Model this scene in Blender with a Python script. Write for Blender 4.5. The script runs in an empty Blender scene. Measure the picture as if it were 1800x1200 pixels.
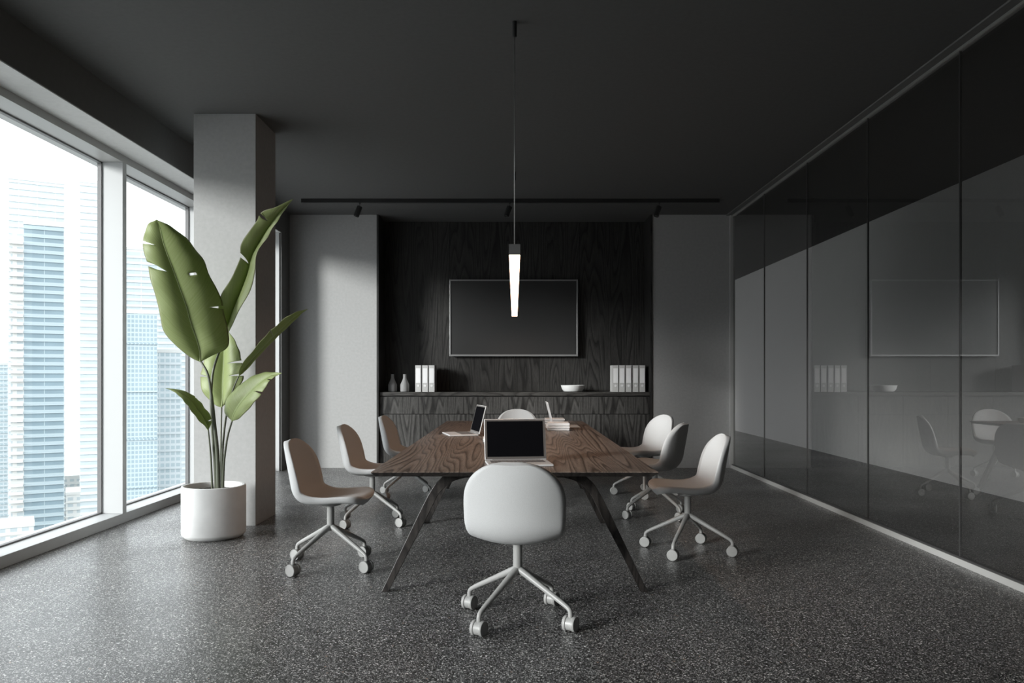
import bpy, bmesh, math, random
from mathutils import Vector, Matrix, noise
random.seed(7)
C = bpy.context.scene
col = C.collection
PI = math.pi

# ------------------------------------------------------------------ camera, sky, sun, exposure
VX, VY, F, EYE = 904.5, 660.0, 1400.0, 1.25          # vanishing point, focal length in px, eye height
cam_d = bpy.data.cameras.new('camera'); cam = bpy.data.objects.new('camera', cam_d); col.objects.link(cam)
cam.location = (0, 0, EYE); cam.rotation_euler = (PI/2, 0, 0)
cam_d.sensor_width = 36; cam_d.lens = 28.0
cam_d.shift_x = -4.5/1800; cam_d.shift_y = 60/1800
cam_d.clip_start = .05; cam_d.clip_end = 3000
C.camera = cam
C.view_settings.view_transform = 'Standard'; C.view_settings.look = 'None'
C.view_settings.gamma = 1; C.view_settings.use_curve_mapping = False
C.view_settings.exposure = 0.0
C.cycles.diffuse_bounces = 2; C.cycles.caustics_reflective = False; C.cycles.max_bounces = 16; C.cycles.transparent_max_bounces = 24
w = bpy.data.worlds.new('sky'); C.world = w; w.use_nodes = True
bg = w.node_tree.nodes['Background']; bg.inputs[1].default_value = 1.5
_n = w.node_tree.nodes; _l = w.node_tree.links          # bright hazy sky, dimmer below the horizon
_t = _n.new('ShaderNodeTexCoord'); _s = _n.new('ShaderNodeSeparateXYZ'); _r = _n.new('ShaderNodeValToRGB')
_m = _n.new('ShaderNodeMath'); _m.operation = 'MULTIPLY_ADD'; _m.inputs[1].default_value = .5; _m.inputs[2].default_value = .5
_r.color_ramp.elements[0].position = .47; _r.color_ramp.elements[0].color = (.95, .97, .98, 1)
_r.color_ramp.elements[1].position = .51; _r.color_ramp.elements[1].color = (1.0, 1.04, 1.07, 1)
_e = _r.color_ramp.elements.new(.72); _e.color = (2.3, 2.36, 2.4, 1)
_l.new(_t.outputs['Generated'], _s.inputs[0]); _l.new(_s.outputs[2], _m.inputs[0]); _l.new(_m.outputs[0], _r.inputs[0]); _l.new(_r.outputs[0], bg.inputs[0])
sd = bpy.data.lights.new('sun', 'SUN'); sd.energy = 4.8; sd.angle = math.radians(13); sd.color = (1, .985, .96)
sun = bpy.data.objects.new('sun', sd); col.objects.link(sun)
sun.rotation_euler = Vector((.77, .64, -.218)).to_track_quat('-Z', 'Y').to_euler()

# ------------------------------------------------------------------ helpers
def P(px, py, Y): return Vector(((px-VX)*Y/F, Y, EYE-(py-VY)*Y/F))

def obj(name, bm, m, parent=None, smooth=False, kind=None, bevel=0, sub=0):
    me = bpy.data.meshes.new(name); bm.normal_update(); bm.to_mesh(me); bm.free()
    me.materials.append(m)
    if smooth:
        me.polygons.foreach_set('use_smooth', [True]*len(me.polygons))
        if smooth != 'all': me.set_sharp_from_angle(angle=math.radians(38))
    o = bpy.data.objects.new(name, me); col.objects.link(o)
    if parent: o.parent = parent
    if kind: o['kind'] = kind
    if bevel:
        b = o.modifiers.new('bevel', 'BEVEL'); b.width = bevel; b.segments = 2; b.limit_method = 'ANGLE'
    if sub:
        s = o.modifiers.new('subsurf', 'SUBSURF'); s.levels = s.render_levels = sub
    return o

def tag(o, label, cat, group=None):
    o['label'] = label; o['category'] = cat
    if group: o['group'] = group
    return o

def thing(name, label, cat, loc=(0, 0, 0), rz=0, group=None):
    o = bpy.data.objects.new(name, None); col.objects.link(o); o.empty_display_size = .1
    o.location = loc; o.rotation_euler = (0, 0, rz)
    return tag(o, label, cat, group)

def copy_tree(o, parent=None):
    c = o.copy(); col.objects.link(c)
    if parent: c.parent = parent
    for ch in [x for x in bpy.data.objects if x.parent == o]: copy_tree(ch, c)
    return c

def box(bm, x0, x1, y0, y1, z0, z1, mat=None):
    vs = [bm.verts.new(v) for v in ((x0,y0,z0),(x1,y0,z0),(x1,y1,z0),(x0,y1,z0),(x0,y0,z1),(x1,y0,z1),(x1,y1,z1),(x0,y1,z1))]
    if mat is not None:
        for v in vs: v.co = mat @ v.co
    for f in ((0,3,2,1),(4,5,6,7),(0,1,5,4),(1,2,6,5),(2,3,7,6),(3,0,4,7)): bm.faces.new([vs[i] for i in f])
    return bm
def B(*a, **k): return box(bmesh.new(), *a, **k)

def prism(bm, pts, y0, y1):                      # pts in x,z extruded along y
    a = [bm.verts.new((x, y0, z)) for x, z in pts]; b = [bm.verts.new((x, y1, z)) for x, z in pts]
    n = len(pts)
    bm.faces.new(a); bm.faces.new(list(reversed(b)))
    for i in range(n): bm.faces.new((a[i], b[i], b[(i+1) % n], a[(i+1) % n]))
    bmesh.ops.recalc_face_normals(bm, faces=bm.faces)
    return bm

def lathe(bm, prof, n=48, c=(0, 0, 0), axis=None):    # prof (r,z) ; closes at r=0
    rings = []
    M = Matrix.Translation(c)
    if axis is not None: M = M @ Vector(axis).to_track_quat('Z', 'Y').to_matrix().to_4x4()
    for r, z in prof:
        if r < 1e-6: rings.append([bm.verts.new(M @ Vector((0, 0, z)))])
        else: rings.append([bm.verts.new(M @ Vector((r*math.cos(2*PI*i/n), r*math.sin(2*PI*i/n), z))) for i in range(n)])
    for a, b in zip(rings, rings[1:]):
        for i in range(n):
            j = (i+1) % n
            q = [a[i % len(a)], a[j % len(a)], b[j % len(b)], b[i % len(b)]]
            u = []
            for v in q:
                if v not in u: u.append(v)
            if len(u) > 2: bm.faces.new(u)
    bmesh.ops.recalc_face_normals(bm, faces=bm.faces)
    return bm

def spline(pts, n):
    pts = [Vector(p) for p in pts]; out = []
    m = len(pts)-1
    for k in range(n+1):
        t = k/n*m; i = min(int(t), m-1); f = t-i
        p0 = pts[i-1] if i else 2*pts[0]-pts[1]; p1 = pts[i]; p2 = pts[i+1]; p3 = pts[i+2] if i+2 <= m else 2*pts[m]-pts[m-1]
        out.append(.5*((2*p1)+(p2-p0)*f+(2*p0-5*p1+4*p2-p3)*f*f+(3*p1-p0-3*p2+p3)*f**3))
    return out

def tube(bm, pts, r, n=14):
    rr = r if callable(r) else (lambda t: r)
    N = len(pts); rings = []; up = None
    for i, p in enumerate(pts):
        d = (pts[min(i+1, N-1)]-pts[max(i-1, 0)]).normalized()
        if up is None: up = d.orthogonal().normalized()
        up = (up-d*up.dot(d)).normalized(); s = d.cross(up)
        q = rr(i/(N-1))
        rings.append([bm.verts.new(p+(up*math.cos(2*PI*k/n)+s*math.sin(2*PI*k/n))*q) for k in range(n)])
    for a, b in zip(rings, rings[1:]):
        for k in range(n): bm.faces.new((a[k], a[(k+1) % n], b[(k+1) % n], b[k]))
    bm.faces.new(list(reversed(rings[0]))); bm.faces.new(rings[-1])
    bmesh.ops.recalc_face_normals(bm, faces=bm.faces)
    return bm

# ------------------------------------------------------------------ materials
def mat(name, c, rough=.5, metal=0, spec=.5):
    m = bpy.data.materials.new(name); m.use_nodes = True; b = m.node_tree.nodes['Principled BSDF']
    b.inputs['Base Color'].default_value = (*c, 1) if len(c) == 3 else c
    b.inputs['Roughness'].default_value = rough; b.inputs['Metallic'].default_value = metal
    b.inputs['Specular IOR Level'].default_value = spec
    return m
def nd(m, t, **k):
    n = m.node_tree.nodes.new(t)
    for a, v in k.items(): setattr(n, a, v)
    return n
def lk(m, a, b): m.node_tree.links.new(a, b)
def ramp(m, stops, interp='LINEAR'):
    r = nd(m, 'ShaderNodeValToRGB'); e = r.color_ramp; e.interpolation = interp
    while len(e.elements) < len(stops): e.elements.new(.5)
    for el, (p, c) in zip(e.elements, stops): el.position = p; el.color = (*c, 1) if len(c) == 3 else c
    return r
def coords(m, scale=(1, 1, 1), kind='Object'):
    t = nd(m, 'ShaderNodeTexCoord'); mp = nd(m, 'ShaderNodeMapping'); mp.inputs['Scale'].default_value = scale
    lk(m, t.outputs[kind], mp.inputs['Vector']); return mp.outputs['Vector']
def mixc(m, f, a, b, mode='MIX'):
    x = nd(m, 'ShaderNodeMix', data_type='RGBA', blend_type=mode)
    for s, v in ((x.inputs[0], f), (x.inputs[6], a), (x.inputs[7], b)):
        if isinstance(v, (int, float)): s.default_value = v
        elif isinstance(v, tuple): s.default_value = (*v, 1)
        else: lk(m, v, s)
    return x.outputs[2]
def speck(name, c, rough, amt=.12, scale=60, spec=.3, bump=0):     # paint / fabric / concrete with fine mottling
    m = mat(name, c, rough, 0, spec); b = m.node_tree.nodes['Principled BSDF']
    n = nd(m, 'ShaderNodeTexNoise'); n.inputs['Scale'].default_value = scale; n.inputs['Detail'].default_value = 5
    lk(m, coords(m), n.inputs['Vector'])
    lo = tuple(x*(1-amt) for x in c); hi = tuple(min(1, x*(1+amt)) for x in c)
    r = ramp(m, [(.3, lo), (.7, hi)]); lk(m, n.outputs['Fac'], r.inputs[0]); lk(m, r.outputs[0], b.inputs['Base Color'])
    if bump:
        bp = nd(m, 'ShaderNodeBump'); bp.inputs['Strength'].default_value = bump; bp.inputs['Distance'].default_value = .002
        lk(m, n.outputs['Fac'], bp.inputs['Height']); lk(m, bp.outputs[0], b.inputs['Normal'])
    return m

def wood(name, dark, mid, light, scale, rings=9, rough=.45, seed=0, spec=.4, contrast=1.0):
    """contour lines of a noise stretched along the grain: cathedral figure plus fine pores"""
    m = mat(name, mid, rough, 0, spec); b = m.node_tree.nodes['Principled BSDF']
    v = coords(m, scale)
    ad = nd(m, 'ShaderNodeVectorMath', operation='ADD'); ad.inputs[1].default_value = (seed*3.7, seed*1.9, seed*2.3); lk(m, v, ad.inputs[0])
    n = nd(m, 'ShaderNodeTexNoise'); n.inputs['Scale'].default_value = 1; n.inputs['Detail'].default_value = 1.0; n.inputs['Roughness'].default_value = .3
    n.inputs['Distortion'].default_value = .15
    lk(m, ad.outputs[0], n.inputs['Vector'])
    mu = nd(m, 'ShaderNodeMath', operation='MULTIPLY'); mu.inputs[1].default_value = rings; lk(m, n.outputs['Fac'], mu.inputs[0])
    fr = nd(m, 'ShaderNodeMath', operation='FRACT'); lk(m, mu.outputs[0], fr.inputs[0])
    r = ramp(m, [(0, dark), (.25, mid), (.75, light), (.93, mid), (1, dark)]); lk(m, fr.outputs[0], r.inputs[0])
    v2 = nd(m, 'ShaderNodeVectorMath', operation='MULTIPLY'); lk(m, ad.outputs[0], v2.inputs[0]); v2.inputs[1].default_value = (34, 34, 34)
    n2 = nd(m, 'ShaderNodeTexNoise'); n2.inputs['Scale'].default_value = 1; n2.inputs['Detail'].default_value = 3; lk(m, v2.outputs[0], n2.inputs['Vector'])
    r2 = ramp(m, [(.36, (.55,)*3), (.56, (1,)*3)]); lk(m, n2.outputs['Fac'], r2.inputs[0])
    c = mixc(m, .8, r.outputs[0], r2.outputs[0], 'MULTIPLY')
    n3 = nd(m, 'ShaderNodeTexNoise'); n3.inputs['Scale'].default_value = .7; lk(m, ad.outputs[0], n3.inputs['Vector'])
    r3 = ramp(m, [(.3, (.72,)*3), (.7, (1.0,)*3)]); lk(m, n3.outputs['Fac'], r3.inputs[0])
    c = mixc(m, 1.0, c, r3.outputs[0], 'MULTIPLY')
    lk(m, c, b.inputs['Base Color'])
    return m

M_wall = speck('grey_wall_paint', (.40, .40, .395), .75, .05, 30)
M_ceil = speck('dark_ceiling_paint', (.12, .12, .118), .85, .04, 30, .05)
M_bulk = speck('darkened_bulkhead_grey', (.15, .15, .147), .8, .04, 30)  # wall grey with the shade of faces turned from the windows put in
M_soffit = speck('daylit_soffit_grey', (.62, .62, .61), .75, .04, 30)  # lighter than the bulkhead: daylight from outside is put into this colour
M_cwall = speck('pale_corridor_paint', (.62, .62, .61), .75, .04, 30)
M_frame = mat('light_grey_window_frame', (.50, .51, .51), .5)
M_gasket = mat('dark_window_gasket', (.16, .16, .16), .5)
M_base = mat('grey_metal_profile', (.42, .42, .41), .4)
M_darkprof = mat('dark_metal_profile', (.05, .05, .05), .4)
M_fabric = speck('light_grey_upholstery', (.52, .525, .525), .85, .06, 400, .2, .25)
M_chairmet = mat('grey_powder_coated_metal', (.34, .34, .33), .38)
M_tyre = mat('dark_grey_caster_tyre', (.10, .10, .10), .5)
M_black = mat('black_metal', (.02, .02, .02), .45)
M_lampbody = mat('dark_grey_lamp_body', (.07, .07, .07), .45)
M_cable = mat('steel_cable', (.42, .42, .40), .35, .6)
M_alu = mat('silver_aluminium', (.80, .80, .80), .35, .35)
M_bez = mat('dark_metal_bezel', (.16, .145, .135), .4, .3)  # dark metal with the table's brown reflection tinted into it
M_screen = mat('black_screen_glass', (.005, .005, .006), .25, 0, 0)
M_key = mat('grey_keys', (.16, .15, .145), .5)
M_tv = mat('matte_black_television_screen', (.032, .032, .032), .36, 0, .6)
M_tvf = mat('grey_television_frame', (.30, .30, .30), .35, .4)
M_paper = speck('white_book_cover', (.80, .80, .80), .55, .02, 20)
M_pages = mat('off_white_pages', (.62, .61, .58), .8)
M_binder = mat('light_grey_binder_card', (.50, .50, .49), .55)
M_label = mat('white_binder_label', (.82, .82, .82), .5)
M_ring = mat('bright_metal_ring', (.85, .85, .85), .35, .1)
M_ceram = speck('matte_grey_ceramic', (.25, .25, .25), .6, .04, 30)
M_bowl = mat('white_ceramic', (.74, .74, .73), .35)
M_pot = speck('white_concrete', (.78, .78, .77), .7, .06, 7, .3)
M_soil = speck('dark_potting_soil', (.035, .028, .022), .95, .5, 50)
M_stem = mat('dark_green_stem', (.10, .11, .075), .4)

M_table = wood('lamplit_oak_table_wood', (.052, .036, .027), (.20, .15, .12), (.30, .232, .188), (5.4, .24, 5.4), 26, .36, 1)  # same oak as the legs, lamp glow put into the colour
M_leg = wood('dark_oak_leg_wood', (.014, .012, .011), (.032, .028, .026), (.048, .042, .038), (9, 9, 1.6), 8, .42, 3)
M_panel = wood('black_stained_oak', (.022, .021, .020), (.060, .058, .055), (.10, .097, .092), (5.2, 5.2, .5), 15, .42, 2)
M_panel_b = wood('black_stained_oak_second_cut', (.022, .021, .020), (.060, .058, .055), (.10, .097, .092), (5.6, 5.6, .6), 15, .42, 5)
M_rec = wood('shaded_oak_recess_panel', (.010, .010, .0095), (.030, .029, .0275), (.046, .0445, .042), (5.0, 5.0, .42), 14, .45, 11)  # cabinet oak again, with the shade of the recess put into its colour
M_rec_b = wood('shaded_oak_recess_panel_second_cut', (.010, .010, .0095), (.031, .030, .0285), (.048, .0465, .044), (5.4, 5.4, .45), 14, .45, 14)  # second cut, recess shade darkened in likewise
M_edge = wood('black_stained_oak_edge', (.03, .028, .026), (.065, .062, .058), (.09, .086, .08), (.8, 8, 8), 10, .42, 7)

# terrazzo: near black binder with small pale chips
M_floor = mat('dark_terrazzo', (.05, .05, .05), .33, 0, .38)
def terrazzo(m):
    b = m.node_tree.nodes['Principled BSDF']; v = coords(m)
    def chips(scale, lo, hi, stops):
        a = nd(m, 'ShaderNodeTexVoronoi'); a.inputs['Scale'].default_value = scale; lk(m, v, a.inputs['Vector'])
        sp = nd(m, 'ShaderNodeSeparateColor'); lk(m, a.outputs['Color'], sp.inputs[0])
        pick = nd(m, 'ShaderNodeMath', operation='GREATER_THAN'); pick.inputs[1].default_value = lo; lk(m, sp.outputs[0], pick.inputs[0])
        near = nd(m, 'ShaderNodeMath', operation='LESS_THAN'); near.inputs[1].default_value = hi; lk(m, a.outputs['Distance'], near.inputs[0])
        f = nd(m, 'ShaderNodeMath', operation='MULTIPLY'); lk(m, pick.outputs[0], f.inputs[0]); lk(m, near.outputs[0], f.inputs[1])
        r = ramp(m, stops, 'CONSTANT'); lk(m, sp.outputs[1], r.inputs[0])
        return f.outputs[0], r.outputs[0]
    n = nd(m, 'ShaderNodeTexNoise'); n.inputs['Scale'].default_value = 1.1; n.inputs['Detail'].default_value = 4; lk(m, v, n.inputs['Vector'])
    r0 = ramp(m, [(.3, (.016, .016, .0155)), (.7, (.026, .026, .0255))]); lk(m, n.outputs['Fac'], r0.inputs[0])
    c = r0.outputs[0]
    f, cc = chips(185, .25, .50, [(0, (.07,)*3), (.3, (.19, .19, .186)), (.68, (.36, .357, .35))]); c = mixc(m, f, c, cc)
    f, cc = chips(125, .52, .43, [(0, (.20,)*3), (.4, (.44, .436, .425)), (.75, (.72, .71, .69))]); c = mixc(m, f, c, cc)
    f, cc = chips(80, .90, .38, [(0, (.52, .515, .505)), (.5, (.80, .79, .77)), (.95, (.45, .32, .24))]); c = mixc(m, f, c, cc)
    lk(m, c, b.inputs['Base Color'])
    r1 = ramp(m, [(.3, (.27,)*3), (.7, (.40,)*3)]); lk(m, n.outputs['Fac'], r1.inputs[0]); lk(m, r1.outputs[0], b.inputs['Roughness'])
terrazzo(M_floor)

def glass(name, tint, ior, rough=0.0):
    m = bpy.data.materials.new(name); m.use_nodes = True; nt = m.node_tree; nt.nodes.clear()
    out = nd(m, 'ShaderNodeOutputMaterial'); tr = nd(m, 'ShaderNodeBsdfTransparent'); tr.inputs[0].default_value = (*tint, 1)
    gl = nd(m, 'ShaderNodeBsdfGlossy'); gl.inputs['Roughness'].default_value = rough
    fr = nd(m, 'ShaderNodeFresnel'); fr.inputs[0].default_value = ior
    ge = nd(m, 'ShaderNodeNewGeometry'); inv = nd(m, 'ShaderNodeMath', operation='SUBTRACT'); inv.inputs[0].default_value = 1; lk(m, ge.outputs['Backfacing'], inv.inputs[1])
    mu = nd(m, 'ShaderNodeMath', operation='MULTIPLY'); lk(m, fr.outputs[0], mu.inputs[0]); lk(m, inv.outputs[0], mu.inputs[1])
    mx = nd(m, 'ShaderNodeMixShader'); lk(m, mu.outputs[0], mx.inputs[0]); lk(m, tr.outputs[0], mx.inputs[1]); lk(m, gl.outputs[0], mx.inputs[2])
    lk(m, mx.outputs[0], out.inputs[0]); return m
M_wglass = glass('clear_window_glass', (.97, .985, .99), 1.35)
M_pglass = glass('smoked_partition_glass', (.84, .84, .84), 3.2)

M_emit = bpy.data.materials.new('warm_white_diffuser'); M_emit.use_nodes = True
b_ = M_emit.node_tree.nodes['Principled BSDF']; b_.inputs['Base Color'].default_value = (.8, .8, .8, 1)
b_.inputs['Emission Color'].default_value = (1, .62, .40, 1); b_.inputs['Emission Strength'].default_value = 17

M_leaf = bpy.data.materials.new('banana_leaf_green'); M_leaf.use_nodes = True
def leafmat(m):
    b = m.node_tree.nodes['Principled BSDF']; b.inputs['Roughness'].default_value = .45
    uv = nd(m, 'ShaderNodeTexCoord'); sep = nd(m, 'ShaderNodeSeparateXYZ'); lk(m, uv.outputs['UV'], sep.inputs[0])
    # side veins run obliquely from the midrib: stripes in u with v
    ab = nd(m, 'ShaderNodeMath', operation='ABSOLUTE'); sb = nd(m, 'ShaderNodeMath', operation='SUBTRACT'); sb.inputs[1].default_value = .5
    lk(m, sep.outputs[1], sb.inputs[0]); lk(m, sb.outputs[0], ab.inputs[0])
    mm = nd(m, 'ShaderNodeMath', operation='MULTIPLY_ADD'); mm.inputs[1].default_value = -.35; lk(m, ab.outputs[0], mm.inputs[0]); lk(m, sep.outputs[0], mm.inputs[2])
    cx = nd(m, 'ShaderNodeCombineXYZ'); sc = nd(m, 'ShaderNodeMath', operation='MULTIPLY'); sc.inputs[1].default_value = 75; lk(m, mm.outputs[0], sc.inputs[0]); lk(m, sc.outputs[0], cx.inputs[0])
    n = nd(m, 'ShaderNodeTexNoise'); n.inputs['Scale'].default_value = 1; n.inputs['Detail'].default_value = 2; lk(m, cx.outputs[0], n.inputs['Vector'])
    r = ramp(m, [(.3, (.28, .34, .13)), (.7, (.36, .42, .19))]); lk(m, n.outputs['Fac'], r.inputs[0])
    rib = ramp(m, [(.0, (1,)*3), (.022, (.75,)*3), (.05, (0,)*3)]); lk(m, ab.outputs[0], rib.inputs[0])
    c = mixc(m, rib.outputs[0], r.outputs[0], (.34, .42, .17))
    edge = ramp(m, [(.465, (0,)*3), (.5, (.6,)*3)]); lk(m, ab.outputs[0], edge.inputs[0])
    c = mixc(m, edge.outputs[0], c, (.17, .13, .10))
    # pale waxy bloom on the underside
    ge = nd(m, 'ShaderNodeNewGeometry')
    f = nd(m, 'ShaderNodeMath', operation='MULTIPLY'); f.inputs[1].default_value = .38; lk(m, ge.outputs['Backfacing'], f.inputs[0])
    lk(m, c, b.inputs['Base Color'])
    tr = nd(m, 'ShaderNodeBsdfTranslucent'); lk(m, mixc(m, .5, c, (.34, .46, .10)), tr.inputs[0])
    bp = nd(m, 'ShaderNodeBump'); bp.inputs['Strength'].default_value = .35; bp.inputs['Distance'].default_value = .003
    lk(m, n.outputs['Fac'], bp.inputs['Height']); lk(m, bp.outputs[0], b.inputs['Normal'])
    mx = nd(m, 'ShaderNodeMixShader'); mx.inputs[0].default_value = .30
    out = m.node_tree.nodes['Material Output']; lk(m, b.outputs[0], mx.inputs[1]); lk(m, tr.outputs[0], mx.inputs[2]); lk(m, mx.outputs[0], out.inputs[0])
leafmat(M_leaf)

# ------------------------------------------------------------------ the room
YE = 26.0; H = 3.43; YW = 10.8; XG = 2.95; XC = 5.03; XI = -3.32; XO = -3.50; YR = -1.6; ZH = 3.06; ZS = 3.124; XB = -3.05
obj('floor', B(-3.75, XC+.2, YR-.2, YE+.2, -.2, 0), M_floor, kind='structure')
obj('ceiling', B(-3.75, XC+.2, YR-.2, YE+.2, H, H+.2), M_ceil, kind='structure')
bm = B(-3.75, -1.865, YW, YW+.9, 0, H); box(bm, 1.865, XG+.04, YW, YW+.9, 0, H)
obj('wall_back', bm, M_wall, kind='structure')
obj('wall_recess', B(-1.866, 1.866, 11.325, 11.7, 0, H), M_wall, kind='structure')
obj('wall_rear', B(-3.75, XC+.2, YR-.2, YR, 0, H), M_bulk, kind='structure')
obj('wall_corridor', B(XC, XC+.2, YR, YE+.2, 0, H), M_cwall, kind='structure')
obj('wall_end', B(-3.75, XC, YE, YE+.2, 0, H), M_wall, kind='structure')  # closes an added unseen bay whose open side lets daylight onto the corridor
# window side: bulkhead, dropped soffit, curb, wall stub in the back corner
obj('wall_left', B(-3.75, XB, YR, YW, ZS, H), M_bulk, kind='structure')
obj('trim_13', B(-3.62, XB-.006, YR, 10.42, ZS-.004, ZS), M_soffit, kind='structure')
obj('trim_1', B(-3.75, -3.077, 10.41, 10.425, 0, ZS-.005), M_frame, kind='structure')  # near face of the stub, its window light put in as a lighter sheet
obj('wall_left', B(-3.75, XB, 10.426, YW, 0, ZS-.001), M_bulk, kind='structure')  # rest of the stub, its shade put in by the darker grey
obj('trim_2', B(-3.62, XI, YR, 10.42, 0, .081), M_frame, kind='structure', bevel=.003)
obj('trim_3', B(-3.62, XI, YR, 10.42, ZH, ZS), M_base, kind='structure')
mull = [10.35-1.8*i for i in range(7)]
edges = mull + [YR-.05]
for i, y in enumerate(mull):
    bm = B(XO, XI, y, y+.067, .081, ZH)
    y1 = y; y0 = edges[i+1]+.067 if i+1 < len(mull) else YR
    o = obj('window_%d' % (i+1), bm, M_frame, kind='structure', bevel=.003)
    g = bmesh.new(); t = .012
    box(g, XO-.03, XO+.004, y0, y1, .081, .081+t); box(g, XO-.03, XO+.004, y0, y1, ZH-t, ZH)
    box(g, XO-.03, XO+.004, y0, y0+t, .081, ZH); box(g, XO-.03, XO+.004, y1-t, y1, .081, ZH)
    obj('window_gasket', g, M_gasket, o)
    obj('window_pane', B(XO-.022, XO-.010, y0+.006, y1-.006, .087, ZH-.006), M_wglass, o)
# square column
obj('trim_4', B(-2.672, -2.155, 6.63, 7.18, 0, H), M_wall, kind='structure', bevel=.003)
# glazed partition on the right
joints = [10.80-1.38*i for i in range(11)]
joints = [j for j in joints if j > YR] + [YR]
for i in range(len(joints)-1):
    o = obj('window_%d' % (i+9), B(XG, XG+.012, joints[i+1]+.004, joints[i]-.004, .05, H-.03), M_pglass, kind='structure')
bm = bmesh.new()
for y in joints[1:-1]: box(bm, XG-.001, XG+.013, y-.005, y+.005, .05, H-.03)
obj('trim_5', bm, M_darkprof, kind='structure')
obj('trim_6', B(XG-.02, XG+.05, YR, YW, 0, .043), M_base, kind='structure')
obj('trim_7', B(XG-.012, XG+.024, YR, YW, .043, .055), M_darkprof, kind='structure')
obj('trim_8', B(XG-.08, XG-.012, YR, YW, H-.012, H), M_bulk, kind='structure')
obj('trim_9', B(XG-.012, XG+.024, YR, YW, H-.03, H), M_cable, kind='structure')
obj('trim_10', B(XG-.035, XG+.024, YW-.03, YW, .043, H-.012), M_base, kind='structure')
# wood-lined recess
bm = bmesh.new()
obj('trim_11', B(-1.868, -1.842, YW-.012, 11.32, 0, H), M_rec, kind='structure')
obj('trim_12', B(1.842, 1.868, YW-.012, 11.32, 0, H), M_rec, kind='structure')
for i in range(4):
    x0 = -1.842+i*.921
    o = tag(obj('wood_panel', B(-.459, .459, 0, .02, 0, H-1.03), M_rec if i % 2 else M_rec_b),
        ('leftmost of the four tall dark wood wall panels, behind the vases and three binders',
         'dark wood wall panel behind the left half of the television, second from the left',
         'dark wood wall panel behind the right half of the television, third from the left',
         'rightmost of the four tall dark wood wall panels, behind the row of five binders')[i], 'wall panel', 'dark wood panels lining the recess')
    o.location = (x0+.4605, 11.30, 1.028)
    M2 = o.data.materials[0]

# ------------------------------------------------------------------ sideboard: six cabinets and a worktop
wk = tag(obj('worktop', B(-1.84, 1.84, 10.83, 11.298, .976, 1.026), M_edge, bevel=.002), 'long dark wood worktop running over the drawers across the recess', 'worktop')
names = ['dark wood cabinet at the left end of the row, below the two vases', 'dark wood cabinet below the three binders, second from the left end',
         'dark wood cabinet just left of the middle, below the left half of the television', 'dark wood cabinet just right of the middle, behind the far end chair',
         'dark wood cabinet below the white bowl, second from the right end', 'dark wood cabinet at the right end of the row, below the five binders']
def cabinet(i):
    x0 = -1.84+i*.61333
    t = thing('cabinet', names[i], 'cabinet', (x0+.30667, 10.86, 0), 0, 'dark wood cabinets under the worktop')
    a = .3055
    bm = B(-a, a, .002, .43, .03, .974)
    obj('body', bm, M_black, t); obj('plinth', B(-a, a, .012, .40, 0, .03), M_black, t)
    d = obj('drawer_front', B(-a, a-.0015, -.022, 0, .731, .962), M_panel_b, t, bevel=.001)
    e = obj('door', B(-a, a-.0015, -.022, 0, .032, .722), M_panel, t, bevel=.001)
for i in range(6): cabinet(i)

# ------------------------------------------------------------------ television
tv = thing('television', 'large flat dark television with thin grey frame on the dark wood wall', 'television', (0, 11.24, 2.06))
X0, X1 = (790-VX)*.008, (1016-VX)*.008; Z0, Z1 = 1.522-2.06, 2.602-2.06
obj('housing', B(X0+.01, X1-.01, -.018, .058, Z0+.01, Z1-.01), M_black, tv)
bm = bmesh.new(); fr = .026
for a in ((X0, X1, Z0, Z0+fr), (X0, X1, Z1-fr*.8, Z1), (X0, X0+fr*.8, Z0+fr, Z1-fr*.8), (X1-fr*.8, X1, Z0+fr, Z1-fr*.8)): box(bm, a[0], a[1], -.04, .0, a[2], a[3])
obj('frame', bm, M_tvf, tv, bevel=.002)
obj('screen', B(X0+fr*.8, X1-fr*.8, -.030, -.018, Z0+fr, Z1-fr*.8), M_tv, tv)

# ------------------------------------------------------------------ binders, vases, bowl
def make_binder(label, group):
    t = thing('binder', label, 'binder', (0, 0, 0), 0, group); h = .365; wd = .040; d = .29
    bm = bmesh.new()
    box(bm, -wd, -wd+.003, 0, d, 0, h); box(bm, wd-.003, wd, 0, d, 0, h); box(bm, -wd, wd, 0, .004, 0, h)
    obj('cover', bm, M_binder, t, bevel=.0012)
    obj('paper_block', B(-wd+.006, wd-.006, .02, d-.02, .006, h-.03), M_pages, t)
    obj('spine_label', B(-.030, .030, -.0015, .0, .125, .325), M_label, t)
    bm = bmesh.new(); R = .014
    pts = [Vector((R*math.cos(a), -.001, .085+R*math.sin(a))) for a in [2*PI*k/24 for k in range(25)]]
    tube(bm, pts, .0028, 8); obj('finger_ring', bm, M_ring, t, smooth='all')
    obj('finger_hole', lathe(bmesh.new(), [(0, 0), (R, 0), (R, .002), (0, .002)], 20, (0, .001, .085), (0, -1, 0)), M_ring, t)
    return t
bl = ['left binder of the three grey binders beside the vases', 'middle binder of the three grey binders beside the vases', 'right binder of the three grey binders beside the vases']
br = ['leftmost of the five grey binders at the right end of the worktop', 'second from left of the five grey binders, pressed against its right neighbour',
      'middle one of the five grey binders at the right end of the worktop', 'fourth from left of the five grey binders at the worktop end', 'rightmost of the five grey binders, nearest the recess side']
proto = None
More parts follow.
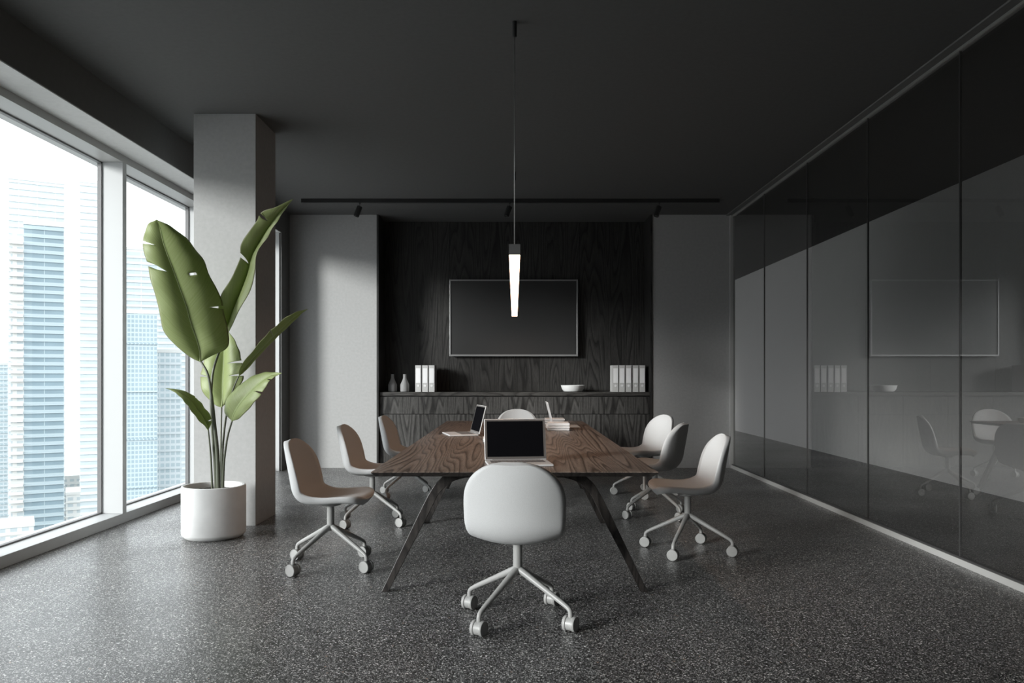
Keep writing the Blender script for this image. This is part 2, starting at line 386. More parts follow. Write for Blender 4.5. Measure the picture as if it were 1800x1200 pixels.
for px, lab, g in [(735, bl[0], 'binders left'), (747, bl[1], 'binders left'), (758.7, bl[2], 'binders left')] + [(p, l, 'r') for p, l in zip((1082, 1093.4, 1105, 1117.3, 1129), br)]:
    grp = 'three grey binders left of the television' if px < 900 else 'five grey binders at the right end of the worktop'
    if proto is None: o = proto = make_binder(lab, grp)
    else: o = copy_tree(proto); o['label'] = lab; o['group'] = grp
    o.location = ((px-VX)*10.92/F, 10.92, 1.0265)

def vase(px, lab):
    prof = [(0, 0), (.052, 0), (.060, .006), (.061, .03), (.061, .095), (.058, .105), (.045, .135), (.030, .168), (.023, .19), (.0215, .215), (.0215, .243), (.019, .245), (.016, .243), (.015, .20), (0, .19)]
    o = tag(obj('bottle_vase', lathe(bmesh.new(), [(r, z) for r, z in prof], 40), M_ceram, smooth=True), lab, 'vase', 'grey vases on the worktop')
    o.location = ((px-VX)*11.0/F, 11.0, 1.0265); return o
vase(690, 'grey bottle vase in shadow nearest the left side of the recess')
vase(711.5, 'lighter lit grey bottle vase standing between its twin and the binders')
o = tag(obj('bowl', lathe(bmesh.new(), [(0, 0), (.09, 0), (.125, .008), (.150, .04), (.163, .082), (.164, .092), (.158, .092), (.145, .045), (.115, .018), (0, .014)], 56), M_bowl, smooth=True), 'low white round bowl standing on the worktop under the television corner', 'bowl')
o.location = ((1007-VX)*10.97/F, 10.98, 1.0265)

# ------------------------------------------------------------------ ceiling track with three spots
tx0, tx1, ty = (529-VX)*9.81/F, (1265-VX)*9.81/F, 9.81
tr = thing('track_rail', 'long black lighting track fixed to the ceiling in front of the recess', 'lighting track', (0, ty, H))
obj('rail', B(tx0, tx1, 0, .04, -.048, 0), M_black, tr, bevel=.002)
obj('groove', B(tx0+.02, tx1-.02, .013, .027, -.049, -.04), M_darkprof, tr)
def make_spot(lab):
    t = thing('track_spotlight', lab, 'spotlight', (0, 0, 0), 0, 'black spotlights on the ceiling track')
    obj('stem', lathe(bmesh.new(), [(0, -.049), (.012, -.049), (.012, -.056), (.0035, -.06), (.0035, -.10), (0, -.10)], 14), M_black, t, smooth=True)
    bm = lathe(bmesh.new(), [(0, .066), (.030, .066), (.034, .062), (.034, -.064), (.031, -.067), (.028, -.064), (.027, -.05), (0, -.05)], 32, (-.022, -.005, -.155), (.36, .10, 1))
    obj('lamp_head', bm, M_black, t, smooth=True)
    obj('lens', lathe(bmesh.new(), [(0, -.054), (.026, -.054), (.026, -.051), (0, -.051)], 24, (-.022, -.005, -.155), (.36, .10, 1)), M_tyre, t)
    return t
sp = make_spot('left black spotlight on the track, above the grey wall')
sp.location = ((632.5-VX)*9.83/F, 9.83, H)
o = copy_tree(sp); o.location = ((896-VX)*9.83/F, 9.83, H); o['label'] = 'middle black spotlight on the track, beside the pendant cable'
o = copy_tree(sp); o.location = ((1159-VX)*9.83/F, 9.83, H); o['label'] = 'right black spotlight on the track, above the recess edge'

# ------------------------------------------------------------------ pendant lamp
ln = thing('linear_pendant_lamp', 'long narrow glowing pendant lamp hanging over the table', 'pendant lamp', (0, 6.716, 1.92))
y0, y1 = 4.42-6.716, 9.02-6.716
bm = bmesh.new(); box(bm, -.032, .032, y0, y1, .006, .060); box(bm, -.032, .032, y0, y0+.005, 0, .006); box(bm, -.032, .032, y1-.005, y1, 0, .006)
obj('housing', bm, M_lampbody, ln)
obj('diffuser', B(-.030, .030, y0+.0055, y1-.0055, .001, .0055), M_emit, ln)
for yy in (4.907, 8.525):
    obj('cable', tube(bmesh.new(), [Vector((0, yy-6.716, .06)), Vector((0, yy-6.716, H-1.92-.05))], .0028, 8), M_cable, ln, smooth='all')
    obj('canopy', lathe(bmesh.new(), [(0, 0), (.013, 0), (.014, .003), (.014, .095), (0, .095)], 24, (0, yy-6.716, H-1.92-.095)), M_black, ln, smooth=True)

# ------------------------------------------------------------------ table
TZ = .74; T0, T1, TW = 4.225, 9.0, .762
tb = thing('conference_table', 'long dark oak conference table with arched splayed legs in mid room', 'table', (0, 6.61, 0))
L = (T1-T0)/2
bm = bmesh.new()
def slab(lay):
    bm = bmesh.new()
    rings = [[bm.verts.new((sx*(TW-i), sy*(L-i), z)) for sx, sy in ((-1, -1), (1, -1), (1, 1), (-1, 1))] for z, i in lay]
    bm.faces.new(rings[0]); bm.faces.new(list(reversed(rings[-1])))
    for a, b in zip(rings, rings[1:]):
        for k in range(4): bm.faces.new((a[k], b[k], b[(k+1) % 4], a[(k+1) % 4]))
    bmesh.ops.recalc_face_normals(bm, faces=bm.faces); return bm
obj('tabletop', slab([(TZ, .0015), (TZ-.002, 0), (TZ-.003, 0)]), M_table, tb)
obj('edge_underside', slab([(TZ-.003, 0), (TZ-.006, 0), (TZ-.027, .022)]), M_leg, tb)
outer = [(-.771, 0), (-.65, .252), (-.527, .507), (-.472, .605), (-.442, .642), (-.40, .675), (-.35, .698), (-.28, .711), (0, .711)]
inner = [(0, .664), (-.25, .662), (-.30, .656), (-.344, .644), (-.383, .622), (-.415, .592), (-.445, .555), (-.52, .405), (-.60, .255), (-.729, 0)]
so = spline([Vector((x, 0, z)) for x, z in outer], 40); si = spline([Vector((x, 0, z)) for x, z in inner], 40)
for yy in (4.60, 6.75, 8.80):
    for s in (-1, 1):
        pts = [(s*-p.x, p.z) for p in so]+[(s*-p.x, p.z) for p in si]
        if s > 0: pts = [(p[0], p[1]) for p in pts]
        bm = bmesh.new(); y = yy-6.61
        a = [bm.verts.new((x, y, z)) for x, z in pts]; b = [bm.verts.new((x, y+.05, z)) for x, z in pts]; n = len(pts); hh = n//2
        for k in range(n): bm.faces.new((a[k], a[(k+1) % n], b[(k+1) % n], b[k]))
        for k in range(hh-1):
            bm.faces.new((a[k], a[k+1], a[n-2-k], a[n-1-k])); bm.faces.new((b[k+1], b[k], b[n-1-k], b[n-2-k]))
        bmesh.ops.remove_doubles(bm, verts=bm.verts, dist=1e-5)
        bmesh.ops.recalc_face_normals(bm, faces=bm.faces)
        obj('leg', bm, M_leg, tb, bevel=.003)
bm = B(-.05, .05, 4.65-6.61, 8.80-6.61, .672, .711)
obj('rail', bm, M_leg, tb)

# ------------------------------------------------------------------ laptops
def make_laptop(lab, open_deg=104, w=.366, d=.25):
    t = thing('laptop', lab, 'laptop', (0, 0, TZ), 0, 'open silver laptops on the table')
    base = B(-w/2, w/2, -d, 0, .001, .013); obj('base', base, M_alu, t, bevel=.003)
    bm = bmesh.new()
    for r in range(6):
        k = 14; kw = (w-.05)/k
        for c in range(k):
            x = -w/2+.025+c*kw; y = -.030-r*.0185
            if r == 5 and 3 <= c <= 7:
                if c == 3: box(bm, x, x+5*kw-.002, y-.0165, y, .0125, .0142)
                continue
            box(bm, x, x+kw-.002, y-.0165, y, .0125, .0142)
    obj('keyboard', bm, M_key, t)
    obj('trackpad', B(-.06, .06, -d+.015, -.150, .0128, .0134), M_alu, t, bevel=.0003)
    th = math.radians(open_deg-90)
    R = Matrix.Translation((0, .004, .014)) @ Matrix.Rotation(-th, 4, 'X')
    hh = .245
    lid = obj('lid', B(-w/2, w/2, 0, .006, 0, hh, mat=R), M_alu, t, bevel=.0022)
    obj('bezel', B(-w/2+.003, w/2-.003, -.0006, .001, .004, hh-.003, mat=R), M_bez, lid)
    obj('screen', B(-w/2+.015, w/2-.015, -.0012, .001, .018, hh-.014, mat=R), M_screen, lid)
    obj('hinge', lathe(bmesh.new(), [(0, -w*.38), (.006, -w*.38), (.006, w*.38), (0, w*.38)], 14, (0, .003, .011), (1, 0, 0)), M_key, t, smooth=True)
    return t
l1 = make_laptop('open silver laptop nearest the camera, screen facing the front chair')
l1.location = (.008, 4.70, TZ); l1.rotation_euler = (0, 0, math.radians(7))
l2 = copy_tree(l1); l2['label'] = 'open silver laptop on the left side of the table, black screen facing the left chairs'
l2.location = (-.352, 6.93, TZ); l2.rotation_euler = (0, 0, math.radians(-75))
l3 = copy_tree(l1); l3['label'] = 'open silver laptop seen edge-on beside the stacked white books'
l3.location = (.385, 7.90, TZ); l3.rotation_euler = (0, 0, math.radians(91))

# ------------------------------------------------------------------ books
def book(lab, x, y, z, w, d, t, rz, grp='white books stacked on the table'):
    o = tag(obj('book', B(-w/2, -w/2+.0005, -d/2, d/2, 0, .0005), M_paper), lab, 'book', grp)
    bm = bmesh.new(); c = .0028
    box(bm, -w/2+.004, w/2-.004, -d/2+.008, d/2, 0, c); box(bm, -w/2+.004, w/2-.004, -d/2+.008, d/2, t-c, t); box(bm, -w/2, w/2, -d/2, -d/2+.012, .0028, t-.0028)
    bm.to_mesh(o.data); bm.free()
    bv = o.modifiers.new('bevel', 'BEVEL'); bv.width = .0022; bv.segments = 2
    obj('pages', B(-w/2+.006, w/2-.006, -d/2+c, d/2-.006, c, t-c), M_pages, o)
    o.location = (x, y, z+.0005); o.rotation_euler = (0, 0, math.radians(rz)); return o
book('bottom book of the nearer stack of white books by the edge-on laptop', .407, 7.49, TZ, .200, .25, .018, 0)
book('middle book of the nearer stack of white books, sticking out to the left', .402, 7.49, TZ+.0185, .208, .25, .025, 2)
book('top book of the nearer stack of white books', .410, 7.50, TZ+.044, .204, .25, .026, -1)
book('bottom book of the farther stack of white books behind the laptop', .415, 8.42, TZ, .20, .21, .018, 0)
book('middle book of the farther stack of white books behind the laptop', .412, 8.42, TZ+.0185, .203, .21, .020, 1)
book('top book of the farther stack of white books behind the laptop', .420, 8.42, TZ+.039, .211, .21, .021, 0)
book('single white book mostly hidden behind the nearest laptop', -.127, 6.22, TZ, .24, .28, .026, 4, 'single white book')

# ------------------------------------------------------------------ chairs
def shell_grid(nu, nv, us=0.0, ue=1.0, inset=0.0, lift=0.0):
    """seat facing +x; rows run from the front lip back and up the backrest"""
    prof = spline([(.268, 0, .452), (.228, 0, .472), (.12, 0, .468), (.0, 0, .460), (-.085, 0, .458), (-.145, 0, .472), (-.182, 0, .513), (-.204, 0, .58), (-.224, 0, .66), (-.241, 0, .75), (-.252, 0, .838)], 200)
    s = [0]
    for a, b in zip(prof, prof[1:]): s.append(s[-1]+(b-a).length)
    Lt = s[-1]
    def at(t):
        q = t*Lt
        for i in range(200):
            if s[i+1] >= q or i == 199:
                f = (q-s[i])/(s[i+1]-s[i]); p = prof[i].lerp(prof[i+1], f); d = (prof[min(i+2, 200)]-prof[max(i-1, 0)]).normalized(); return p, d
    def halfw(q):                                # q = distance from the lip
        r = Lt-q
        wd = .232 if q < .30 else .232+.022*math.sin(min(1, (q-.30)/.28)*PI/2)
        wd = min(wd, .254)
        if q < .13: wd *= (1-(1-q/.13)**2.6)**(1/2.6)
        if r < .235: wd *= (1-(1-r/.235)**2.25)**(1/2.25)
        return wd
    rows = []
    for i in range(nu+1):
        a = i/nu
        e = .5-.5*math.cos(PI*a); t = .45*a+.55*e      # denser near both ends
        t = min(max(t, .0025), .9985)
        t = us+(ue-us)*t
        p, d = at(t); q = t*Lt
        nrm = Vector((-d.z, 0, d.x)) ; nrm = -nrm if nrm.z < 0 and q < .3 else nrm
        nrm = Vector((d.z, 0, -d.x))                  # towards the sitter / up
        if nrm.z < 0 and nrm.x < 0: nrm = -nrm
        hw = max(halfw(q)-inset, .004)
        curl = .022+.046*(.5-.5*math.cos(PI*max(0, min(1, (q-.22)/.30))))-.018*max(0, min(1, (q-.72)/.2))
        row = []
        for j in range(nv+1):
            b = -1+2*j/nv; v = math.sin(b*PI/2)*.35+b*.65
            k = abs(hw*v/.25)
            row.append((p+nrm*(lift+curl*k**2.0)+Vector((0, hw*v, 0)), nrm, q))
        rows.append(row)
    return rows
def make_shell():
    nu, nv = 44, 18
    rows = shell_grid(nu, nv); bm = bmesh.new()
    cr = bm.edges.layers.float.new('crease_edge')
    top = [[bm.verts.new(p) for p, n, q in r] for r in rows]
    def thick(q): return .041+.014*math.exp(-((q-.42)/.13)**2)+.012*math.exp(-(q/.10)**2)
    # back surface: inset in from the rim and offset
    back = []
    for i, r in enumerate(rows):
        c = r[nv//2][0]
        row = []
        for p, n, q in r:
            t = thick(q); pin = Vector((p.x, p.y*(.93+.035*math.exp(-((q-.42)/.13)**2)), p.z))
            if i == 0: pin = pin+Vector((-.012, 0, 0))
            if i == nu: pin = pin+Vector((0, 0, -.012))
            row.append(bm.verts.new(pin-n*t))
        back.append(row)
    for i in range(nu):
        for j in range(nv):
            bm.faces.new((top[i][j], top[i][j+1], top[i+1][j+1], top[i+1][j]))
            bm.faces.new((back[i][j], back[i+1][j], back[i+1][j+1], back[i][j+1]))
    loopT = [top[0][j] for j in range(nv+1)]+[top[i][nv] for i in range(1, nu+1)]+[top[nu][j] for j in range(nv-1, -1, -1)]+[top[i][0] for i in range(nu-1, 0, -1)]
    loopB = [back[0][j] for j in range(nv+1)]+[back[i][nv] for i in range(1, nu+1)]+[back[nu][j] for j in range(nv-1, -1, -1)]+[back[i][0] for i in range(nu-1, 0, -1)]
    m = len(loopT)
    # mid rim pushed slightly outward for a full, soft edge
    mid = []
    cen = Vector((-.02, 0, .5))
    for a, b in zip(loopT, loopB):
        mid.append(bm.verts.new(a.co.lerp(b.co, .5)+Vector((0, .010*max(-1, min(1, a.co.y/.12)), 0))))
    for k in range(m):
        l = (k+1) % m
        bm.faces.new((loopT[l], loopT[k], mid[k], mid[l])); bm.faces.new((mid[l], mid[k], loopB[k], loopB[l]))
    bmesh.ops.recalc_face_normals(bm, faces=bm.faces)
    for k in range(m):
        e = bm.edges.get((loopT[k], loopT[(k+1) % m]))
        if e: e[cr] = .75
    return bm
def make_pad():
    nu, nv = 40, 16
    rows = shell_grid(nu, nv, .012, .988, .010, .0015); bm = bmesh.new()
    g = [[bm.verts.new(p) for p, n, q in r] for r in rows]
    g2 = [[bm.verts.new(p-n*.006) for p, n, q in r] for r in rows]
    for i in range(nu):
        for j in range(nv):
            bm.faces.new((g[i][j], g[i][j+1], g[i+1][j+1], g[i+1][j])); bm.faces.new((g2[i][j], g2[i+1][j], g2[i+1][j+1], g2[i][j+1]))
    lt = [g[0][j] for j in range(nv+1)]+[g[i][nv] for i in range(1, nu+1)]+[g[nu][j] for j in range(nv-1, -1, -1)]+[g[i][0] for i in range(nu-1, 0, -1)]
    lb = [g2[0][j] for j in range(nv+1)]+[g2[i][nv] for i in range(1, nu+1)]+[g2[nu][j] for j in range(nv-1, -1, -1)]+[g2[i][0] for i in range(nu-1, 0, -1)]
    for k in range(len(lt)):
        l = (k+1) % len(lt); bm.faces.new((lt[l], lt[k], lb[k], lb[l]))
    bmesh.ops.recalc_face_normals(bm, faces=bm.faces)
    return bm
def make_chair(lab):
    t = thing('office_chair', lab, 'chair', (0, 0, 0), 0, 'light grey swivel chairs around the table')
    obj('seat_shell', make_shell(), M_fabric, t, smooth='all', sub=1)
    obj('seat_pad', make_pad(), M_fabric, t, smooth='all')
    obj('seat_plate', lathe(bmesh.new(), [(0, .396), (.045, .396), (.07, .404), (.075, .428), (0, .428)], 32), M_chairmet, t, smooth=True)
    obj('column', lathe(bmesh.new(), [(0, .235), (.018, .235), (.022, .245), (.0235, .262), (.0235, .40), (0, .40)], 28), M_chairmet, t, smooth=True)
    cax = Vector((math.cos(math.radians(66)), math.sin(math.radians(66)), 0))
    for k in range(4):
        a = math.radians(60+90*k); d = Vector((math.cos(a), math.sin(a), 0)); u = Vector((0, 0, 1))
        pts = [d*.004+u*.262, d*.04+u*.246, d*.10+u*.216, d*.18+u*.176, d*.265+u*.134, d*.296+u*.117]
        pts = spline(pts, 14)+spline([d*.304+u*.112, d*.313+u*.103, d*.318+u*.088, d*.318+u*.060], 6)
        leg = obj('leg', tube(bmesh.new(), pts, lambda s: .0195-.0075*min(1, s*1.6), 16), M_chairmet, t, smooth='all')
        c = d*.318+u*.0385; bm = bmesh.new()
        lathe(bm, [(0, -.0155), (.0335, -.0155), (.0335, .0155), (0, .0155)], 28, c, cax)
        lathe(bm, [(0, -.012), (.012, -.012), (.012, .016), (0, .016)], 16, c+u*.026)
        obj('caster_housing', bm, M_chairmet, leg, smooth=True)
        for s in (-1, 1):
            obj('caster_wheel', lathe(bmesh.new(), [(0, -.008), (.035, -.008), (.038, -.005), (.038, .006), (.036, .009), (.032, .0095), (.0315, .008), (0, .009)] if s > 0 else [(0, .008), (.035, .008), (.038, .005), (.038, -.006), (.036, -.009), (.032, -.0095), (.0315, -.008), (0, -.009)], 32, c+cax*s*.0225, cax), M_chairmet, leg, smooth=True)
    return t
chairs = [(.016, 4.08, 84, 'light grey swivel chair nearest the camera, seen from behind'),
          (-1.209, 5.234, -3, 'nearest of the three light grey swivel chairs on the window side of the table'),
          (-1.207, 6.76, -3, 'middle one of the three light grey swivel chairs on the window side'),
          (-1.118, 8.28, -4, 'farthest of the three chairs on the window side, in front of the cabinet'),
          (1.233, 5.67, 180, 'nearest of the three light grey chairs on the glass wall side'),
          (1.255, 7.12, 152, 'middle chair on the glass wall side, turned with its dark back to us'),
          (1.36, 8.35, 201, 'farthest chair on the glass wall side, turned towards the camera'),
          (.03, 9.62, 270, 'light grey swivel chair at the far end of the table facing us')]
pc = make_chair(chairs[0][3])
for i, (x, y, a, lab) in enumerate(chairs):
    o = pc if i == 0 else copy_tree(pc)
    o['label'] = lab; o.location = (x, y, 0); o.rotation_euler = (0, 0, math.radians(a))

# ------------------------------------------------------------------ potted plant
px0, py0 = -2.34, 6.20
pl = thing('potted_banana_plant', 'tall green banana-leaf plant in a white round pot in front of the column', 'plant', (px0, py0, 0))
O = Vector((px0, py0, 0))
obj('pot', lathe(bmesh.new(), [(0, 0), (.205, 0), (.213, .004), (.236, .028), (.238, .04), (.238, .392), (.235, .398), (.228, .401), (.219, .398), (.217, .39), (.217, .33), (0, .32)], 96), M_pot, pl, smooth=True)
sb_ = bmesh.new()
lathe(sb_, [(0, .352), (.06, .355), (.12, .350), (.18, .356), (.2165, .350), (.2165, .33), (0, .33)], 48)
for v in sb_.verts:
    if v.co.z > .34: v.co.z += .010*noise.noise(v.co*30)
obj('soil', sb_, M_soil, pl, smooth='all')

def leaf(secs, cuts=(), holes=(), nu=72, nh=14, wave=.006, slant=.055):
    """secs: (left, mid, right) points base->tip; cuts: (side, u, v0, width) tears from the edge in"""
    Ls = spline([s[0] for s in secs], nu); Ms = spline([s[1] for s in secs], nu); Rs = spline([s[2] for s in secs], nu)
    bm = bmesh.new(); uvl = bm.loops.layers.uv.new('uv')
    fr_ = []
    for side, E in ((0, Ls), (1, Rs)):
        cc = [(round(u*nu), v0, wd) for s, u, v0, wd in cuts if s == side]
        def pt(i, v, sh=0.0):
            f = i+sh*nu+nu*slant*v*4*(i/nu)*(1-i/nu); f = min(max(f, 0), nu); k = min(int(f), nu-1); g = f-k
            m_ = Ms[k].lerp(Ms[k+1], g); e = E[k].lerp(E[k+1], g)
            p = m_.lerp(e, v); n = (E[k]-Ms[k]).cross(Ms[k+1]-Ms[k])
            n = n.normalized() if n.length > 1e-9 else Vector((0, 1, 0))
            wdt = (e-m_).length
            p += n*(wave*math.sin(i*.55+side*1.7)*v*v*min(1, wdt/.08) + wdt*.16*math.sin(v*PI)*(1 if side else -1))
            return p
        rows = []                              # list of (row_before, row_after)
        for i in range(nu+1):
            hit = [c for c in cc if c[0] == i]
            if hit:
                _, v0, wd = hit[0]
                r = [[], []]
                for j in range(nh+1):
                    v = j/nh; g = max(0, (v-v0)/(1-v0))
                    for q, sg in ((0, -1), (1, 1)): r[q].append(bm.verts.new(pt(i, v, sg*wd*.5*g)))
                rows.append(r)
            else:
                r = [bm.verts.new(pt(i, j/nh)) for j in range(nh+1)]; rows.append([r, r])
        for i in range(nu):
            a = rows[i][1]; b = rows[i+1][0]
            for j in range(nh):
                if any(s == side and abs(i/nu-u) < du*.5 and v0 < j/nh < v1 for s, u, du, v0, v1 in holes): continue
                q = (a[j], a[j+1], b[j+1], b[j]) if side else (a[j], b[j], b[j+1], a[j+1])
                try: f = bm.faces.new(q)
                except ValueError: continue
                us = {a[j]: (i, j), a[j+1]: (i, j+1), b[j+1]: (i+1, j+1), b[j]: (i+1, j)}
                for lp in f.loops:
                    ii, jj = us[lp.vert]; lp[uvl].uv = (ii/nu, .5+(.5 if side else -.5)*jj/nh)
    bmesh.ops.remove_doubles(bm, verts=bm.verts, dist=2e-5)
    o = obj('leaf', bm, M_leaf, pl, smooth='all')
    s = o.modifiers.new('thickness', 'SOLIDIFY'); s.thickness = .0014; s.offset = 0
    # raised rib along the back
    rb = bmesh.new(); tube(rb, [p+Vector((0, -.0015, 0)) for p in Ms[:int(nu*.93)]], lambda t: .0048*(1-t)+.0012, 8)
    rib = obj('midrib', rb, M_rib, o, smooth='all')
    return o
M_rib = mat('pale_green_midrib', (.30, .36, .16), .45)
def S(L_, M_, R_, yl, ym, yr): return (P(*L_, yl)-O, P(*M_, ym)-O, P(*R_, yr)-O)
def tipS(p, y): q = P(*p, y)-O; return (q, q.copy(), q.copy())

# the big near leaf
leaf([tipS((352, 636), 6.14),
      S((335, 628), (351, 617), (373, 625), 6.10, 6.12, 6.16), S((309, 607), (347, 600), (396, 614), 6.04, 6.10, 6.18), S((288, 583), (340, 580), (403, 600), 5.99, 6.07, 6.20),
      S((282, 558), (334, 562), (400, 574), 5.96, 6.04, 6.20), S((278, 538), (328, 539), (394, 552), 5.94, 6.02, 6.18), S((271, 512), (319, 514), (391, 530), 5.93, 6.0, 6.17),
      S((264, 490), (311, 492), (380, 506), 5.92, 5.99, 6.15), S((260, 466), (303, 470), (367, 480), 5.92, 5.98, 6.13), S((253, 444), (294.6, 448), (358, 457), 5.92, 5.97, 6.12),
      S((251, 428), (288, 429), (343, 437), 5.93, 5.97, 6.10), S((254, 409), (283.6, 411), (326, 417), 5.95, 5.97, 6.08), S((261, 394), (280, 397), (304, 400), 5.97, 5.98, 6.05),
      tipS((275, 386), 6.0)], cuts=[(0, .575, .30, .050), (0, .735, .42, .022), (1, .375, .62, .022)], holes=[(1, .55, .015, .30, .52)])
# the tall upright leaf reaching right
leaf([tipS((392, 603), 6.26),
      S((381, 574), (399, 576), (404, 579), 6.22, 6.27, 6.24), S((383, 550), (408, 550), (421, 546), 6.18, 6.27, 6.20), S((389, 517), (422, 517), (439, 511), 6.16, 6.26, 6.16),
      S((409, 484), (434, 488), (449, 479), 6.14, 6.25, 6.14), S((421, 456), (442, 463), (450, 449), 6.12, 6.23, 6.14), S((423, 432), (450, 440), (463, 428), 6.10, 6.21, 6.14),
      S((436, 408), (462, 418), (474, 411), 6.08, 6.18, 6.12), S((451, 389), (474, 398), (485, 393), 6.06, 6.15, 6.10), S((458, 374), (486, 382), (495, 378), 6.02, 6.11, 6.07),
      S((480, 365), (499, 366), (505, 363), 6.0, 6.06, 6.04), tipS((516, 349), 6.0)], cuts=[(0, .435, .35, .03), (0, .765, .45, .05)], wave=.004)
# the narrow dark leaf pointing right
leaf([tipS((420, 661), 6.2), S((421, 647), (427, 650), (431, 652), 6.14, 6.2, 6.22), S((433, 630), (440, 634), (446, 636), 6.10, 6.19, 6.24), S((451, 608), (459, 614), (463, 616), 6.07, 6.18, 6.25),
      S((468, 588), (477, 595), (480, 598), 6.05, 6.17, 6.25), S((482, 575), (492, 581), (496, 582), 6.05, 6.16, 6.24), S((505, 556), (512, 562), (516, 564), 6.06, 6.15, 6.22),
      S((524, 547), (527, 550), (530, 551), 6.08, 6.14, 6.18), tipS((541, 543), 6.12)], cuts=[(0, .52, .3, .015)], wave=.003)
# the mid leaf pointing right
leaf([tipS((408, 740), 6.12), S((396, 727), (412, 726), (421, 735), 6.18, 6.10, 6.06), S((395, 710), (421, 711), (436, 720), 6.20, 6.08, 6.02), S((404, 693), (433, 696), (449, 705), 6.20, 6.06, 5.99),
      S((421, 677), (448, 680), (461, 691), 6.18, 6.05, 5.98), S((440, 663), (460, 670), (469, 677), 6.15, 6.04, 5.98), S((461, 655), (472, 662), (478, 666), 6.11, 6.03, 5.99),
      S((479, 654), (484, 658), (487, 660), 6.06, 6.02, 6.0), tipS((496, 655.5), 6.0)], cuts=[(1, .44, .42, .035), (1, .68, .5, .03), (0, .46, .7, .03)], wave=.003)
# the small leaf pointing left
leaf([tipS((366, 756), 6.12), S((359, 748), (362, 745), (371, 745), 6.04, 6.10, 6.14), S((346, 735), (356, 732), (371, 732), 5.98, 6.07, 6.14), S((335, 720), (347, 720), (361, 718), 5.95, 6.04, 6.12),
      S((325, 707), (337, 706), (351, 705), 5.94, 6.02, 6.10), S((314, 695), (326, 694), (338, 694), 5.95, 6.0, 6.07), S((303, 687), (311, 686.5), (319, 686), 5.96, 5.98, 6.02),
      tipS((290.5, 682), 5.96)], cuts=[(1, .2, .35, .04), (1, .60, .6, .04)], wave=.003)
# the pale leaf behind
leaf([tipS((389.5, 716), 6.34), S((378, 711), (391, 705), (400, 706), 6.34, 6.34, 6.34), S((357, 690), (391.6, 690), (413, 690), 6.34, 6.35, 6.32), S((352, 666), (392, 666), (427, 668), 6.35, 6.37, 6.31),
      S((356, 645), (393, 645), (427, 648), 6.36, 6.38, 6.31), S((362, 622), (394, 622), (423, 625), 6.38, 6.39, 6.32), S((372, 600), (395, 600), (415, 602), 6.40, 6.40, 6.34),
      tipS((396, 574), 6.38)], cuts=[(1, .44, .4, .04), (1, .60, .3, .03), (0, .42, .55, .03)], wave=.004)
def stem(pts, r0, r1):
    b = P(*pts[0][:2], pts[0][2])-O
    pp = [Vector((b.x, b.y, .33))]+[P(*p)-O for p in pts]
    obj('stem', tube(bmesh.new(), spline(pp, 30), lambda t: r0+(r1-r0)*t, 12), M_stem, pl, smooth='all')
stem([(384, 856, 6.15), (382, 795, 6.15), (377.5, 750, 6.13), (373, 705, 6.12), (366, 660, 6.12), (353, 634.5, 6.14)], .019, .0075)
stem([(380, 856, 6.19), (377, 800, 6.19), (373, 750, 6.19), (371, 700, 6.19), (374, 656, 6.20), (383, 625, 6.22), (393, 600, 6.26)], .014, .008)
stem([(373, 855, 6.18), (370, 795, 6.17), (366, 754, 6.12)], .010, .005)
stem([(387, 856, 6.25), (388, 780, 6.30), (389.5, 715, 6.34)], .010, .006)
stem([(390, 856, 6.21), (391, 795, 6.22), (397, 735, 6.22), (409, 687, 6.21), (420, 660, 6.2)], .012, .005)
stem([(392, 856, 6.15), (394, 810, 6.14), (400, 768, 6.13), (408.5, 738, 6.12)], .011, .006)

# ------------------------------------------------------------------ the city outside (we are high up)
def facade(name, glass_c, slab_c, floor_h, bay, slab=.35, mull_=.12, rough=.3):
    m = mat(name, glass_c, rough, 0, .5); b = m.node_tree.nodes['Principled BSDF']
    t = nd(m, 'ShaderNodeTexCoord'); s = nd(m, 'ShaderNodeSeparateXYZ'); lk(m, t.outputs['Object'], s.inputs[0])
    def band(sock, per, wd):
        d = nd(m, 'ShaderNodeMath', operation='DIVIDE'); d.inputs[1].default_value = per; lk(m, sock, d.inputs[0])
        f = nd(m, 'ShaderNodeMath', operation='FRACT'); lk(m, d.outputs[0], f.inputs[0])
        l = nd(m, 'ShaderNodeMath', operation='LESS_THAN'); l.inputs[1].default_value = wd; lk(m, f.outputs[0], l.inputs[0]); return l.outputs[0]
    ad = nd(m, 'ShaderNodeMath', operation='ADD'); lk(m, s.outputs[0], ad.inputs[0]); lk(m, s.outputs[1], ad.inputs[1])
    mx = nd(m, 'ShaderNodeMath', operation='MAXIMUM'); lk(m, band(s.outputs[2], floor_h, slab), mx.inputs[0]); lk(m, band(ad.outputs[0], bay, mull_), mx.inputs[1])
    n = nd(m, 'ShaderNodeTexNoise'); n.inputs['Scale'].default_value = .09; n.inputs['Detail'].default_value = 4; lk(m, t.outputs['Object'], n.inputs['Vector'])
    g = ramp(m, [(.35, tuple(x*.88 for x in glass_c)), (.65, glass_c)]); lk(m, n.outputs['Fac'], g.inputs[0])
    lk(m, mixc(m, mx.outputs[0], g.outputs[0], slab_c), b.inputs['Base Color']); return m
F1 = facade('blue_banded_facade', (.21, .285, .325), (.36, .43, .46), 3.6, 30, .45, .01)  # distance haze is mixed evenly into these facade colours
F2 = facade('hazed_banded_facade', (.50, .565, .59), (.60, .645, .66), 3.6, 9, .4, .05)
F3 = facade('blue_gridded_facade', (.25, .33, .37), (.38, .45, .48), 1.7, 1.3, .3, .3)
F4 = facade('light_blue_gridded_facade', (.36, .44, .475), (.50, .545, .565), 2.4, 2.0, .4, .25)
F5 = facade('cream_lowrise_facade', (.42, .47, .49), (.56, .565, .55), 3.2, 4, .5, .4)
GZ = -95
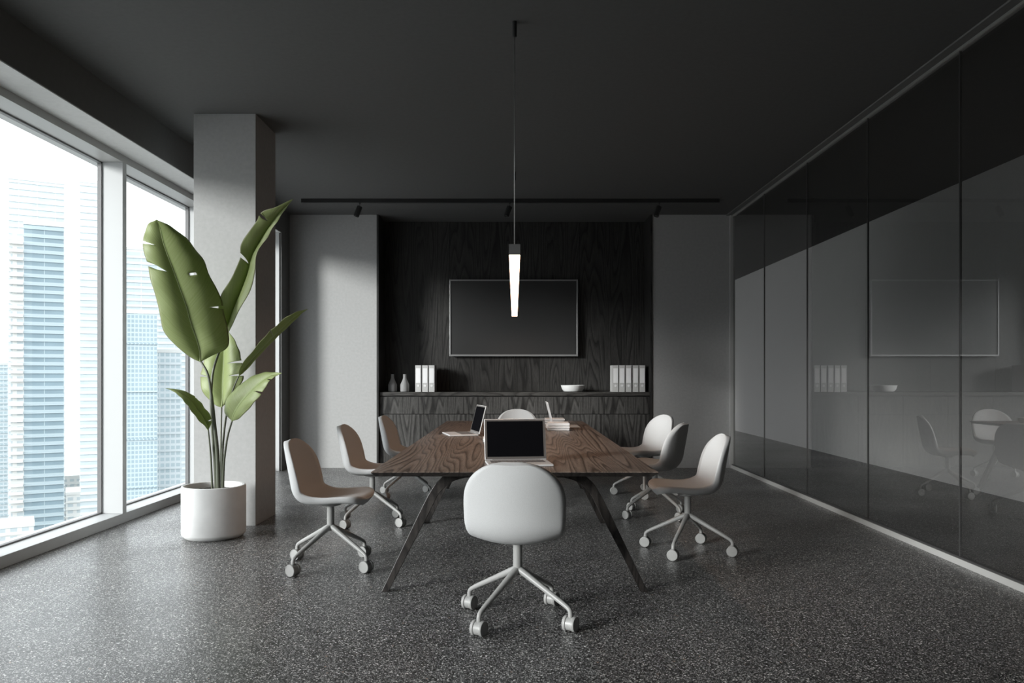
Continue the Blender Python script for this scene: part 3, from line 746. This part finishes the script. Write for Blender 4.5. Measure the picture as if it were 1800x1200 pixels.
obj('ground', B(-1500, 600, 40, 2200, GZ-2, GZ), speck('pale_city_ground', (.34, .35, .345), .9, .15, .02), kind='structure')
def tower(lab, x0, x1, ytop, Y, depth, m, setback=0, group='city towers seen through the windows', balcony=False, step=3.6):
    a0, a1 = math.atan((x0-VX)/F), math.atan((x1-VX)/F); ac = (a0+a1)/2; D = Y/math.cos(ac)
    hw_ = D*math.tan((a1-a0)/2); hgt = EYE-(ytop-VY)*Y/F-GZ
    t = thing('office_tower', lab, 'building', (D*math.sin(ac), D*math.cos(ac), GZ), -ac, group)
    obj('shaft', B(-hw_, hw_, 0, depth, 0, hgt), m, t)
    obj('roof_parapet', B(-hw_-.2, hw_+.2, -.2, depth+.2, hgt-.4, hgt+1.0), M_city, t)
    bm = bmesh.new(); z = step
    while z < hgt-2: box(bm, -hw_-.25, hw_+.25, -.35, .0, z, z+.55); z += step
    obj('floor_slabs', bm, m, t)
    if balcony:
        bm = bmesh.new(); z = 3.6
        while z < hgt-6: box(bm, -hw_-5.6, -hw_-.3, -1.5, 6, z, z+1.3); z += 3.6
        obj('balconies', bm, M_city, t)
        obj('balcony_shaft', B(-hw_-5.0, -hw_, 0, 8, 0, hgt-5), F5, t)
    return t
M_city = mat('pale_city_concrete', (.55, .55, .535), .8)
tower('blue banded tower with a column of balconies on its left side', 42, 112, 395, 360, 24, F1, balcony=True)
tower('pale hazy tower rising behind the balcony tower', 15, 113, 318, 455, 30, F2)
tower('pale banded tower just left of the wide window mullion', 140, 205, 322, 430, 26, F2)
tower('blue gridded tower seen just right of the wide window mullion', 222, 276, 549, 300, 26, F3, step=18)
tower('lighter blue tower beside the column in the second window', 277, 319, 618, 330, 26, F4, step=7.2)
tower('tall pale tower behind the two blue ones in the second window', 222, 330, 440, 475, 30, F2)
tower('low blue office block at the far left edge of the window', -60, 14, 640, 480, 30, F4)
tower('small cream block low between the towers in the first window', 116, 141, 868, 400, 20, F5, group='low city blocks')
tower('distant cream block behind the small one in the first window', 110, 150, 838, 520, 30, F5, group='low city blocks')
tower('lowest cream block at the foot of the balcony tower', 0, 60, 925, 320, 18, F5, group='low city blocks')
